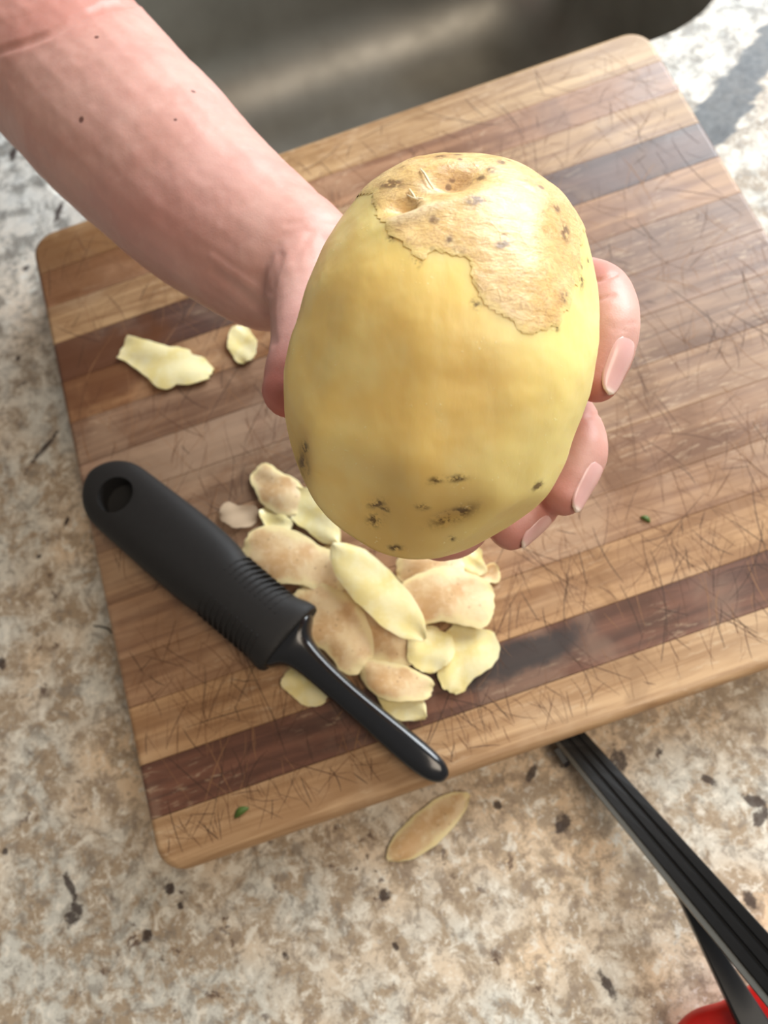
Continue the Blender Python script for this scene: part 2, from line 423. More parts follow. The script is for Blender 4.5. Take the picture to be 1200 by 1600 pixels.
skin_sel = (skinm > 0) & (PV[:, 2] > -.026)
vein_w = np.array([abs(fbm(p, 150, 3, 12.0)) for p in PV])

def potato_flesh():
    t = NT('potato_flesh'); v = t.coord()
    n1 = t.noise(v, 38, 3); n2 = t.noise(t.mapping(v, sc=(3, 1, 1)), 60, 3)
    c = t.mix(t.mr(n1, .35, .65), srgb(243, 208, 126), srgb(246, 220, 146))
    sx = t.n('ShaderNodeSeparateXYZ', i_0=v)
    c = t.mix(t.mr(t.math('SUBTRACT', sx.outputs[0], t.math('MULTIPLY', sx.outputs[1], .45)), .012, .045, 0, .55), c, srgb(230, 222, 146))
    c = t.mix(t.mr(n2, .5, .7, 0, .22), c, srgb(244, 226, 160))
    c = t.mix(t.math('MULTIPLY', t.attr('tone_patch'), .75), c, srgb(176, 136, 62))
    sp = t.math('MULTIPLY', t.attr('blem'), t.mr(t.noise(v, 330, 4, .7), .42, .60))
    c = t.mix(t.math('MINIMUM', sp, .88), c, srgb(86, 58, 24))
    fl = t.math('MULTIPLY', t.mr(t.noise(v, 900, 2, .5), .66, .74), t.mr(t.noise(v, 70, 2), .5, .62))
    c = t.mix(t.math('MULTIPLY', fl, .5), c, srgb(252, 240, 190))
    h = t.noise(t.mapping(v, rot=(0, 0, .5), sc=(3, 1, 1)), 130, 3)
    return t.set(Base_Color=c, Roughness=t.mr(n2, .3, .7, .34, .46), Subsurface_Weight=.5, Subsurface_Radius=(1.0, .75, .35), Subsurface_Scale=.012,
                 Specular_IOR_Level=.45, Normal=t.bump(h, .10, .001, t.bump(fl, .2, .0005)))
def potato_skin():
    t = NT('potato_skin'); v = t.coord()
    n1 = t.noise(v, 55, 4, .6); n2 = t.noise(v, 260, 4, .65)
    c = t.mix(t.mr(n1, .32, .68), srgb(214, 174, 108), srgb(232, 198, 136))
    c = t.mix(t.mr(n2, .45, .70, 0, .45), c, srgb(232, 204, 152))
    sx = t.n('ShaderNodeSeparateXYZ', i_0=v)
    net = t.voro(t.mapping(v, loc=(.3, .1, 0), sc=(1, 1.25, 1)), 160, 'DISTANCE_TO_EDGE').outputs['Distance']
    ntm = t.math('MULTIPLY', t.mr(t.math('ADD', net, t.math('MULTIPLY', t.math('SUBTRACT', n2, .5), .16)), .06, .015), t.mr(t.noise(v, 90, 2), .48, .62))
    c = t.mix(t.math('MULTIPLY', ntm, .10), c, srgb(142, 96, 66))
    c = t.mix(t.mr(t.noise(v, 75, 3, .6, .5), .57, .70, 0, .4), c, srgb(184, 132, 92))
    sp = t.voro(v, 190).outputs['Distance']
    spm = t.math('MULTIPLY', t.mr(t.math('ADD', sp, t.math('MULTIPLY', t.math('SUBTRACT', n2, .5), .25)), .21, .12), t.mr(t.noise(v, 80, 2), .55, .63))
    c = t.mix(t.math('MULTIPLY', spm, .75), c, srgb(104, 70, 44))
    c = t.mix(t.math('MINIMUM', t.math('MULTIPLY', t.attr('blem'), t.mr(t.noise(v, 500, 3), .35, .55)), .8), c, srgb(88, 58, 34))
    c = t.mix(t.math('MULTIPLY', t.attr('pale'), .6), c, srgb(244, 228, 194))
    wr = t.noise(t.mapping(v, rot=(0, 0, .7), sc=(1, 1.8, 1)), 150, 5, .75, 1.2)
    c = t.mix(t.math('MULTIPLY', t.mr(t.math('ABSOLUTE', t.math('SUBTRACT', wr, .5)), .035, .008), .38), c, srgb(150, 100, 72))
    c = t.mix(t.mr(t.math('ADD', t.attr('rim'), t.math('MULTIPLY', t.math('SUBTRACT', n2, .5), 1.2)), .75, .15, 0, .8), c, srgb(232, 204, 132))
    h = t.math('ADD', t.math('MULTIPLY', n2, .6), t.math('MULTIPLY', t.noise(t.mapping(v, rot=(0, 0, .4), sc=(1, 2.6, 1)), 180, 4, .7), .8))
    h = t.math('ADD', h, t.math('MULTIPLY', ntm, .12))
    return t.set(Base_Color=c, Roughness=t.mr(n2, .3, .7, .34, .5), Specular_IOR_Level=.6, Subsurface_Weight=.08, Subsurface_Radius=(1, .6, .2), Subsurface_Scale=.003,
                 Normal=t.bump(h, .5, .0008))
FLESH = potato_flesh(); PSKIN = potato_skin()
tone_patch = np.clip(1.0 * gd(475, 722, 16, 34) + .55 * gd(690, 800, 130, 34, 8) + .35 * gd(650, 855, 90, 26) + .5 * gd(700, 806, 42, 15, 20) + .4 * gd(610, 760, 30, 40), 0, 1)  # brown stains on the peeled flesh
blem = np.zeros(len(PV))
for q in [(700, 806, 27, 8, 22), (690, 812, 12, 6, 10), (587, 790, 11, 6, 10), (584, 815, 9, 8, 0), (600, 800, 6, 5, 0), (617, 856, 9, 4, 0), (655, 793, 8, 4, 0), (672, 757, 9, 4, 10), (700, 755, 12, 4, 5), (476, 728, 7, 14, 15), (480, 705, 6, 7, 0), (823, 762, 9, 4, 30), (884, 462, 6, 14, 0),
          (642, 470, 6, 7, 30), (720, 528, 6, 6, 0), (845, 504, 6, 8, 0), (832, 552, 5, 4, 0), (857, 403, 7, 12, 0), (682, 291, 6, 5, 0), (707, 283, 5, 4, 0), (752, 318, 6, 5, 0), (698, 455, 6, 6, 0), (686, 440, 4, 5, 0), (667, 409, 6, 5, 0), (725, 381, 14, 6, 15), (757, 446, 10, 5, 30), (816, 283, 9, 5, -20),
          (610, 335, 16, 8, -10), (590, 300, 8, 5, 10), (915, 388, 5, 8, 0), (905, 430, 4, 8, 0), (886, 445, 5, 11, -10), (672, 348, 6, 5, 0), (735, 330, 10, 4, 20), (843, 372, 5, 5, 0), (768, 300, 5, 5, 0), (610, 431, 5, 5, 0), (905, 800, 8, 4, 40), (700, 840, 4, 4, 0)]:
    blem = np.maximum(blem, 1.5 * gd(*q))
pale = np.clip(gd(640, 398, 46, 10, 18) + gd(662, 350, 5, 20, 62) + gd(642, 366, 6, 14, 60) + .5 * gd(745, 540, 60, 22, -15), 0, 1)
potato = empty('potato', P(688, 565, .22 + .04))
o = mesh_obj('flesh', PV2, PFc, FLESH, parent=potato)
vattr(o.data, 'tone_patch', tone_patch); vattr(o.data, 'blem', np.minimum(blem, 1.2) * 1.0)
Mrot = Matrix(((*R[0], 0), (*R[1], 0), (*R[2], 0), (0, 0, 0, 1)))
def to_potato(o):
    o.parent = potato; o.matrix_basis = Matrix.Translation(Vector(PC) - Vector(potato.location)) @ Mrot
to_potato(o)
fs = skin_sel[PFc].all(1); fsel = PFc[fs]; used = np.unique(fsel); remap = -np.ones(len(PV), int); remap[used] = np.arange(len(used))
edge = np.clip(skinm[used] / .0012, 0, 1)
lift = .00005 + .00022 * smooth(0, 1, edge) + .00018 * np.maximum(0, .35 - vein_w[used])
SV = PV2[used] + PN[used] * lift[:, None]
o = mesh_obj('skin_patch', SV, remap[fsel], PSKIN); o['label'] = 'unpeeled tan skin patch with wrinkles and specks'
vattr(o.data, 'blem', np.minimum(blem[used], 1.2)); vattr(o.data, 'pale', pale[used]); vattr(o.data, 'rim', np.clip(skinm[used] / .0034, 0, 1)); to_potato(o)
# torn skin fibres at the eye
FIB = NT('skin_fibre').set(Base_Color=srgb(240, 222, 184), Roughness=.5)
bvh_p = BVHTree.FromPolygons([Vector(p) for p in PV2], PFc.tolist())
def on_potato(px, py, lift=0.0):
    x, y = pl(px, py); h = bvh_p.ray_cast(Vector((x, y, .1)), Vector((0, 0, -1))); return np.array(h[0]) + np.array(h[1]) * lift
def thin_tube(pts, rad, m=6):
    V = []; Fc = []
    pts = [np.asarray(p) for p in pts]
    for k, p in enumerate(pts):
        d = pts[min(k + 1, len(pts) - 1)] - pts[max(k - 1, 0)]; d = d / np.linalg.norm(d)
        a = np.cross(d, [0.3, .5, .8]); a /= np.linalg.norm(a); b = np.cross(d, a); r = rad[k]
        V += [p + r * (a * math.cos(2 * math.pi * q / m) + b * math.sin(2 * math.pi * q / m)) for q in range(m)]
    for k in range(len(pts) - 1):
        for q in range(m): Fc.append((k * m + q, k * m + (q + 1) % m, (k + 1) * m + (q + 1) % m, (k + 1) * m + q))
    Fc.append(tuple(range(m - 1, -1, -1))); Fc.append(tuple(range((len(pts) - 1) * m, len(pts) * m)))
    return V, Fc
for pts in ([(652, 318), (657, 330), (661, 345), (667, 354)], [(636, 352), (641, 362), (647, 372), (655, 375)], [(633, 360), (641, 366), (650, 374)]):
    W = [on_potato(x, y, .0007 + .0006 * math.sin(math.pi * k / (len(pts) - 1))) for k, (x, y) in enumerate(pts)]
    V, Fc = thin_tube(W, [.00015, .00032, .00032, .00015][:len(W)]); to_potato(mesh_obj('skin_fibre', V, Fc, FIB))
tag(potato, 'large half-peeled yellow potato held up in the hand', 'potato')
# ------------------------------------------------------------------ knife cuts scored into the board
def build_cuts():
    cols = [A(150, 108, 72), A(118, 80, 52), A(88, 56, 36), A(60, 38, 26)]
    mats = [NT('cut_groove').set(Base_Color=c, Roughness=.7) for c in cols]
    V = []; Fc = []; mi = []
    rr = random.Random(11)
    dens = [620, 110, 420, 260, 190, 170, 170, 170, 150, 120, 70, 200, 130, 200]
    z = BT + .00004
    for i, nct in enumerate(dens):
        for _ in range(nct):
            x = BX0 + (BX1 - BX0) * rr.random(); y = YS[i] + (YS[i + 1] - YS[i]) * rr.random()
            L = rr.choice((.008, .012, .018, .025, .038)) * rr.uniform(.6, 1.3)
            a = math.radians(rr.gauss(68, 26) if rr.random() < .62 else (rr.gauss(-62, 22) if rr.random() < .6 else rr.uniform(0, 180)))
            if i == 0: a = math.radians(rr.gauss(100, 30))
            bend = rr.gauss(0, .10); wd = rr.choice((.00014, .00018, .00025, .00036))
            k = rr.choice((0, 0, 1, 1, 2)) if wd < .0003 else rr.choice((1, 2, 3))
            if i in (1, 10): k = 3 if rr.random() < .6 else 0
            if i == 0 and rr.random() < .35: k = 2
            n = 6; pts = []
            for q in range(n + 1):
                t = q / n - .5; aa = a + bend * t * 2
                pts.append((x + L * t * math.cos(aa), y + L * t * math.sin(aa)))
            if any(not (BX0 + .004 < p[0] < BX1 - .004 and YS[0] + .0055 < p[1] < YS[-1] - .004) for p in pts): continue
            b0 = len(V)
            for q, p in enumerate(pts):
                ww = wd * .5 * (math.sin(math.pi * (q + .4) / (n + .8)) ** .6)
                nx, ny = -math.sin(a), math.cos(a)
                V.append((p[0] + nx * ww, p[1] + ny * ww, z)); V.append((p[0] - nx * ww, p[1] - ny * ww, z))
            for q in range(n):
                Fc.append((b0 + 2 * q, b0 + 2 * q + 1, b0 + 2 * q + 3, b0 + 2 * q + 2)); mi.append(k)
    V = [(x - BOARD0[0], y - BOARD0[1], zz) for x, y, zz in V]
    o = mesh_obj('knife_cuts', V, Fc, mats=mats, midx=mi, parent=board); recalc(o)
    o['kind'] = 'stuff'; o['label'] = 'fine knife marks scored across the board'
build_cuts()

# ------------------------------------------------------------------ hand and forearm, one continuous skin
def crom(pts, n=6):
    pts = np.asarray(pts, float); Pp = np.vstack([2 * pts[0] - pts[1], pts, 2 * pts[-1] - pts[-2]]); out = []
    for i in range(1, len(Pp) - 2):
        for k in range(n):
            t = k / n; a, b, c, d = Pp[i - 1], Pp[i], Pp[i + 1], Pp[i + 2]
            out.append(.5 * (2 * b + (c - a) * t + (2 * a - 5 * b + 4 * c - d) * t * t + (3 * b - a - 3 * c + d) * t ** 3))
    out.append(pts[-1]); return np.array(out)
def swept(chain, m=20, n=6, endcap=True):
    """chain: rows of x, y, z, radius across, radius in depth -> closed tapered tube with round ends"""
    C = crom(chain, n); view = R @ np.array([0, 0, 1.0]); V = []; Fc = []
    rows = []
    def frame(d):
        d = d / np.linalg.norm(d); v = view - d * (view @ d)
        if np.linalg.norm(v) < .25: v = np.cross(d, R @ np.array([1.0, 0, 0]))
        v /= np.linalg.norm(v); return d, np.cross(d, v), v
    K = len(C)
    D = [C[min(k + 1, K - 1), :3] - C[max(k - 1, 0), :3] for k in range(K)]
    d, a, b = frame(D[0])
    for q in range(1, 6):
        t = math.radians(90 * q / 6); rows.append((C[0, :3] - d * C[0, 3] * math.cos(t), a, b, C[0, 3] * math.sin(t), C[0, 4] * math.sin(t)))
    for k in range(K):
        d, a, b = frame(D[k]); rows.append((C[k, :3], a, b, C[k, 3], C[k, 4]))
    d, a, b = frame(D[-1])
    for q in range(1, 6):
        t = math.radians(90 * q / 6); rows.append((C[-1, :3] + d * C[-1, 3] * math.sin(t), a, b, C[-1, 3] * math.cos(t), C[-1, 4] * math.cos(t)))
    for (p, a, b, ra, rb) in rows:
        V += [p + a * ra * math.cos(2 * math.pi * q / m) + b * rb * math.sin(2 * math.pi * q / m) for q in range(m)]
    for k in range(len(rows) - 1):
        for q in range(m): Fc.append((k * m + q, k * m + (q + 1) % m, (k + 1) * m + (q + 1) % m, (k + 1) * m + q))
    Fc.append(tuple(range(m - 1, -1, -1))); Fc.append(tuple(range((len(rows) - 1) * m, len(rows) * m)))
    return V, Fc
def C_(rows):                                  # rows of px, py, depth, radius, (depth radius)
    return [list(P(r[0], r[1], r[2])) + [r[3], r[4] if len(r) > 4 else r[3]] for r in rows]
CH = {
 'little': [(640, 470, .283, .012), (760, 452, .281, .0115), (860, 444, .274, .0102), (920, 448, .262, .0092), (946, 464, .2515, .0088), (955, 503, .2445, .0086), (949, 548, .2425, .0083), (934, 592, .2415, .0072)],
 'ring': [(610, 520, .285, .013), (720, 560, .284, .0122), (815, 606, .280, .0106), (872, 640, .270, .0096), (897, 668, .2605, .0091), (906, 702, .2545, .0088), (897, 736, .2525, .0084), (881, 770, .2515, .0074)],
 'middle': [(570, 560, .286, .0135), (660, 620, .287, .0125), (740, 690, .284, .0108), (800, 725, .276, .0100), (834, 748, .268, .0095), (836, 780, .2625, .0090), (818, 804, .260, .0086), (798, 822, .259, .0080)],
 'index': [(545, 600, .284, .0132), (600, 680, .286, .0125), (650, 750, .284, .0108), (700, 790, .277, .0100), (726, 812, .270, .0094), (716, 830, .266, .0088), (700, 838, .264, .0084), (686, 842, .263, .0078)],
 'thumb': [(480, 430, .283, .0165), (486, 480, .271, .0150), (480, 525, .260, .0124), (470, 562, .253, .0108), (460, 590, .250, .0102), (453, 608, .2485, .0090)],
 'heel': [(470, 420, .287, .020, .017), (540, 470, .285, .022, .015), (600, 530, .287, .020, .013), (650, 570, .288, .016, .012)],
 'fore': [(-190, -190, .420, .052, .046), (-60, -50, .390, .0485, .043), (20, 22, .368, .0460, .040), (112, 112, .350, .0425, .036), (180, 186, .337, .0408, .034), (245, 248, .326, .0388, .032), (310, 312, .316, .0358, .0295), (370, 360, .307, .0328, .0265), (420, 396, .299, .0302, .0235), (462, 416, .292, .0268, .0215), (510, 440, .287, .0225, .018)],
}
V = []; Fc = []
for k, rows in CH.items():
    v, f = swept(C_(rows), m=28 if k == 'fore' else 20); b0 = len(V); V += v; Fc += [tuple(i + b0 for i in q) for q in f]
person = mesh_obj('person', V, Fc)
md = person.modifiers.new('weld', 'REMESH'); md.mode = 'VOXEL'; md.voxel_size = .0009; md.use_smooth_shade = True
ms = person.modifiers.new('soften', 'SMOOTH'); ms.factor = .5; ms.iterations = 14
bake(person)
me = person.data; nv = len(me.vertices)
HV = np.empty(nv * 3); me.vertices.foreach_get('co', HV); HV = HV.reshape(-1, 3)
HN = np.empty(nv * 3); me.vertices.foreach_get('normal', HN); HN = HN.reshape(-1, 3)
pj = project(HV); toc = ((CAM - HV) * HN).sum(1) > 0
dsp = np.zeros(nv)
def groove(pts, wpx, amp, dmin=0, dmax=9):
    d = seg_d(pj[:, :2], [np.array(q, float) for q in pts]); return amp * np.exp(-(d / wpx) ** 2) * toc * (pj[:, 2] > dmin) * (pj[:, 2] < dmax)
def near_chain(k):
    C = crom(C_(CH[k]))[:, :3]; return np.min(np.linalg.norm(HV[:, None, :] - C[None, ::2, :], axis=2), axis=1)
# wrist: tendons, the fold at the thumb's base, creases
dsp += groove([(332, 402), (375, 432), (420, 466)], 10, .0007) - groove([(335, 424), (372, 450), (415, 486)], 12, .0009) + groove([(345, 448), (380, 475), (408, 496)], 9, .0004)
dsp -= groove([(440, 400), (428, 440), (424, 490), (428, 535)], 11, .0008) + groove([(462, 410), (470, 390), (486, 368)], 9, .0003)
dsp -= groove([(450, 352), (485, 345), (520, 343)], 8, .0004)
# elbow fold and the flesh beyond it
dsp -= groove([(-40, 92), (30, 72), (80, 55), (118, 32), (160, 12), (215, 4), (240, -6)], 13, .0020)
dsp += groove([(-40, 40), (30, 20), (90, -5)], 40, .0014) + groove([(80, 120), (150, 72), (220, 60)], 40, .0010)
# finger joint creases
dsp -= groove([(930, 440), (948, 436), (962, 430)], 3, .0007) + groove([(932, 470), (945, 466), (958, 462)], 3, .0005) + groove([(918, 652), (938, 648)], 3, .0004)
dsp -= groove([(955, 512), (975, 508), (992, 505)], 2.5, .0002) + groove([(958, 518), (978, 516)], 2.5, .0002)
sk = np.array([fbm(p, 70, 3, 3.0) for p in HV]) * .00035
dsp += sk
HV2 = HV + HN * dsp[:, None]
# redness of pads, palm side and knuckles
red = np.zeros(nv)
for k, (px, py, dep) in {'little': (930, 612, .241), 'ring': (878, 785, .252), 'middle': (795, 835, .26), 'index': (686, 850, .263), 'thumb': (450, 618, .2485)}.items():
    red = np.maximum(red, np.exp(-(np.linalg.norm(HV - P(px, py, dep), axis=1) / (.0105 if k != 'thumb' else .0115)) ** 2) * (.85 if k != 'thumb' else 1.35))
red = np.maximum(red, .5 * np.exp(-(np.linalg.norm(HV - P(940, 440, .25), axis=1) / .008) ** 2))
red = np.maximum(red, .22 * np.exp(-((pj[:, 0] - 255) ** 2 + (pj[:, 1] - 330) ** 2) / 70 ** 2) * toc)
red = np.maximum(red, .32 * np.exp(-(np.maximum(0, pj[:, 0] * .3 + pj[:, 1] - 50) / 40) ** 2) * (pj[:, 0] < 330))
me.vertices.foreach_set('co', HV2.ravel()); me.update()
vattr(me, 'red', np.clip(red, 0, 1))

def skin_material():
    t = NT('skin'); v = t.coord()
    n1 = t.noise(v, 42, 4, .6); n2 = t.noise(v, 190, 3, .6); n3 = t.noise(v, 15, 2)
    c = t.mix(t.mr(n1, .35, .66), srgb(198, 148, 136), srgb(208, 162, 150))
    c = t.mix(t.mr(n3, .45, .65, 0, .35), c, srgb(196, 148, 142))
    c = t.mix(t.mr(n2, .52, .70, 0, .10), c, srgb(226, 186, 176))
    c = t.mix(t.math('MULTIPLY', t.attr('red'), .8), c, srgb(190, 92, 78))
    for (px, py, r) in ((127, 187, .0011), (151, 58, .0008), (302, 143, .0008), (274, 187, .0006)):
        h = hand_bvh.ray_cast(Vector(CAM), Vector(ray(px, py)).normalized())
        if h[0] is None: continue
        d = t.n('ShaderNodeVectorMath', operation='DISTANCE'); t.put(v, d.inputs[0]); d.inputs[1].default_value = h[0]
        c = t.mix(t.mr(d.outputs['Value'], r * 1.5, r * .7, 0, .85), c, srgb(92, 52, 46))
    pores = t.voro(v, 1500).outputs['Distance']
    h = t.math('ADD', t.math('MULTIPLY', pores, .35), t.math('MULTIPLY', t.noise(v, 420, 3, .6), .6))
    return t.set(Base_Color=c, Roughness=.46, Specular_IOR_Level=.4, Subsurface_Weight=.22, Subsurface_Radius=(1.0, .35, .2), Subsurface_Scale=.004, Normal=t.bump(h, .16, .0005))
hand_bvh = BVHTree.FromPolygons([Vector(p) for p in HV2], [tuple(p.vertices) for p in me.polygons])
me.materials.clear(); me.materials.append(skin_material())
me.polygons.foreach_set('use_smooth', [True] * len(me.polygons))
tag(person, "person's bare right forearm and hand, palm up, gripping the potato", 'person')

def nail_material():
    t = NT('fingernail'); v = t.coord()
    c = t.mix(t.attr('tip'), t.mix(t.noise(v, 120, 2), srgb(216, 164, 160), srgb(224, 180, 174)), srgb(238, 214, 202))
    return t.set(Base_Color=c, Roughness=.24, Specular_IOR_Level=.55, Subsurface_Weight=.1, Subsurface_Radius=(1, .4, .3), Subsurface_Scale=.002)
NAIL = nail_material()
def nail(p0, p1, nd, wid, parent, over=.0008):
    """p0, p1: points on the finger axis under the cuticle and under the free edge; nd: direction the nail faces"""
    p0, p1, nd = map(lambda q: np.asarray(q, float), (p0, p1, nd))
    ax = p1 - p0; L = np.linalg.norm(ax); ax /= L; nd = nd - ax * (nd @ ax); nd /= np.linalg.norm(nd); sd_ = np.cross(ax, nd)
    nu, nvv = 13, 17; top = []; tips = []
    for j in range(nvv):
        t = j / (nvv - 1)
        x_ = 2 * t - 1; ee = (max(0., 1 - abs(x_) ** (2.6 if x_ > 0 else 3.4))) ** .5; hw = max(.06, ee * (1 - .10 * (1 - t)))
        for i in range(nu):
            u = (i / (nu - 1) * 2 - 1); ang = u * hw * (wid * .5) / .0083
            dirv = nd * math.cos(ang) + sd_ * math.sin(ang)
            base = p0 + ax * L * t
            h = hand_bvh.ray_cast(Vector(base + dirv * .03), Vector(-dirv))
            r = wid * .56
            if h[0] is not None:
                r = (np.array(h[0]) - base) @ dirv
            top.append((base, dirv, r, t, u))
    rr = np.array([q[2] for q in top]).reshape(nvv, nu)
    for j in range(int(nvv * .62), nvv): rr[j] = np.maximum(rr[j], rr[int(nvv * .6)] - .0006 * (j - nvv * .6) / (nvv * .4) * 1.6)
    for _ in range(3): rr[1:-1, 1:-1] = (rr[1:-1, 1:-1] * 2 + rr[:-2, 1:-1] + rr[2:, 1:-1] + rr[1:-1, :-2] + rr[1:-1, 2:]) / 6
    V = []; tip = []
    for k, (base, dirv, _, t, u) in enumerate(top):
        r = rr.ravel()[k]; edge_ = max(abs(u) ** 6, (1 - t) ** 8)
        V.append(base + dirv * (r + .00030 - .00045 * edge_)); tip.append(smooth(.86, .93, np.array(t)))
    n0 = len(V)
    for k, (base, dirv, _, t, u) in enumerate(top): V.append(V[k] - dirv * .0005); tip.append(tip[k])
    Fc = []
    for j in range(nvv - 1):
        for i in range(nu - 1):
            a = j * nu + i; Fc.append((a, a + 1, a + nu + 1, a + nu)); Fc.append((n0 + a, n0 + a + nu, n0 + a + nu + 1, n0 + a + 1))
    rim = [i for i in range(nu)] + [j * nu + nu - 1 for j in range(1, nvv)] + [(nvv - 1) * nu + i for i in range(nu - 2, -1, -1)] + [j * nu for j in range(nvv - 2, 0, -1)]
    for a, b in zip(rim, rim[1:] + rim[:1]): Fc.append((a, b, n0 + b, n0 + a))
    o = recalc(mesh_obj('fingernail', V, Fc, NAIL, parent=parent)); vattr(o.data, 'tip', tip)
def cdir(right, up, tow): return R @ np.array([right, up, tow])
nail(P(955, 532, .243), P(928, 620, .2408), cdir(.44, -.1, .9), .0118, person)
nail(P(903, 718, .2535), P(873, 796, .2508), cdir(.66, -.1, .74), .0108, person)
nail(P(828, 790, .2613), P(788, 840, .2585), cdir(.62, -.50, .60), .0100, person)
nail(P(716, 832, .266), P(680, 850, .2624), cdir(.1, -.95, -.3), .0090, person)
nail(P(458, 572, .2518), P(450, 624, .2478), cdir(-.95, .1, -.42), .0125, person)

# ------------------------------------------------------------------ vegetable peeler
def rubber(name, c0, rough, spec=.4, bump_=.2):
    t = NT(name); v = t.coord(); n = t.noise(v, 260, 3)
    return t.set(Base_Color=t.mix(n, c0, tuple(min(1, q * 1.35) for q in c0[:3]) + (1,)), Roughness=rough, Specular_IOR_Level=spec, Normal=t.bump(t.noise(v, 900, 2), bump_, .0002))
GRIP = rubber('matte_rubber', A(35, 34, 34), .6, .35)
GLOSS = rubber('glossy_black_plastic', A(22, 23, 26), .16, .6, .03)
E0 = np.array([190., 780.]); AX = np.array([.7588, .6513]); NX = np.array([.6513, -.7588])
def apx(s, w): return E0 + AX * s + NX * w
def loft_px(stations, zc, m=32, ex=2.6):
    """stations: along(px), lower half width, upper half width, thickness up, thickness down, z centre"""
    V = []; Fc = []
    for (s, wl, wu, hu, hd, dz) in stations:
        z = zc + dz
        a = BZ(*apx(s, wu), z); b = BZ(*apx(s, -wl), z); c = (a + b) / 2; h = (a - b) / 2
        for q in range(m):
            t = 2 * math.pi * q / m; ct, st = math.cos(t), math.sin(t)
            cx = math.copysign(abs(ct) ** (2 / ex), ct); sy = math.copysign(abs(st) ** (2 / ex), st)
            V.append(c + h * cx + np.array([0, 0, sy * (hu if sy > 0 else hd)]))
    K = len(stations)
    for k in range(K - 1):
        for q in range(m): Fc.append((k * m + q, k * m + (q + 1) % m, (k + 1) * m + (q + 1) % m, (k + 1) * m + q))
    Fc.append(tuple(range(m - 1, -1, -1))); Fc.append(tuple(range((K - 1) * m, K * m)))
    return V, Fc
peeler = empty('vegetable_peeler', BZ(330, 900, ZB))
tag(peeler, 'black vegetable peeler with rubber grip lying on the board', 'peeler')
zc = ZB + .0112
st = []
for k in range(0, 9):                          # rounded butt end
    a = math.radians(90 * k / 8); rr_ = math.sin(a) * .985 + .015
    st.append((-59 * math.cos(a), 59 * rr_, 59 * rr_, .0080 * (.45 + .55 * rr_), .0080 * (.45 + .55 * rr_), -.002))
for s_, wl, wu, h in [(30, 60, 61, .0086), (80, 61, 64, .0093), (130, 62, 67, .0100), (180, 62, 66, .0104), (200, 60, 62, .0106), (215, 56, 56, .0106), (245, 54, 54, .0106), (280, 54, 55, .0106), (305, 57, 60, .0105), (322, 62, 68, .0103), (340, 63, 72, .0098), (345, 60, 69, .0090)]:
    st.append((s_, wl, wu, h, min(h, .0106), 0.0 if s_ > 60 else -.0012))
V, Fc = loft_px(st, zc, 40, 2.5)
grip = recalc(mesh_obj('grip', V, Fc, GRIP))
# hanging hole
hc = BZ(188, 779, zc); V2 = []; F2 = []; m = 36
for z in (-.0062, .03): V2 += [(hc[0] + .0092 * math.cos(2 * math.pi * q / m), hc[1] + .0092 * math.sin(2 * math.pi * q / m), hc[2] + z) for q in range(m)]
for q in range(m): F2.append((q, (q + 1) % m, m + (q + 1) % m, m + q))
F2.append(tuple(range(m - 1, -1, -1))); F2.append(tuple(range(m, 2 * m)))
cut = recalc(mesh_obj('cutter', V2, F2))
ss = grip.modifiers.new('sub', 'SUBSURF'); ss.levels = 1; ss.render_levels = 1
bo = grip.modifiers.new('hole', 'BOOLEAN'); bo.operation = 'DIFFERENCE'; bo.object = cut; bo.solver = 'EXACT'
be = grip.modifiers.new('soft', 'BEVEL'); be.width = .0009; be.segments = 3; be.limit_method = 'ANGLE'; be.angle_limit = math.radians(50)
bake(grip); bpy.data.objects.remove(cut, do_unlink=True)
grip.data.materials.clear(); grip.data.materials.append(GRIP)
grip.data.polygons.foreach_set('use_smooth', [True] * len(grip.data.polygons))
child(grip, peeler); grip['label'] = 'matte black rubber grip with a hanging hole'
# soft fins on both sides of the grip, in shallow dark scoops
def fins(side, s0, s1, n, wpx):
    for k in range(n):
        s_ = s0 + (s1 - s0) * k / (n - 1); f = k / (n - 1)
        bul = math.sin(math.pi * (.12 + .76 * f))
        V = []; Fc = []; mm = 11
        for side2 in (-1.9, 1.9):
            for (off) in (0, 1):
                for q in range(mm):
                    t = math.radians(-60 + 134 * q / (mm - 1)); ro_ = wpx - off * 16
                    wi = ro_ * math.cos(t) ** .8
                    zz = math.copysign(abs(math.sin(t)) ** .8, math.sin(t)) * (.0107 - off * .0022)
                    p = BZ(*apx(s_ + side2 * (.6 if off == 0 else 1) - 7 * max(0, math.sin(t)) ** 2, side * wi), zc)
                    V.append(p + np.array([0, 0, zz]))
        for a0 in (0, 2):
            for q in range(mm - 1): Fc.append((a0 * mm + q, a0 * mm + q + 1, (a0 + 1) * mm + q + 1, (a0 + 1) * mm + q))
        for q in range(mm - 1): Fc.append((q, q + 1, 2 * mm + q + 1, 2 * mm + q)); Fc.append((mm + q, mm + q + 1, 3 * mm + q + 1, 3 * mm + q))
        Fc.append((0, mm, 3 * mm, 2 * mm)); Fc.append((mm - 1, 2 * mm - 1, 4 * mm - 1, 3 * mm - 1))
        o = recalc(mesh_obj('grip_fin', V, Fc, GRIP, sm=False)); child(o, peeler)
fins(1, 214, 314, 11, 62); fins(-1, 212, 316, 11, 60)
hs = []
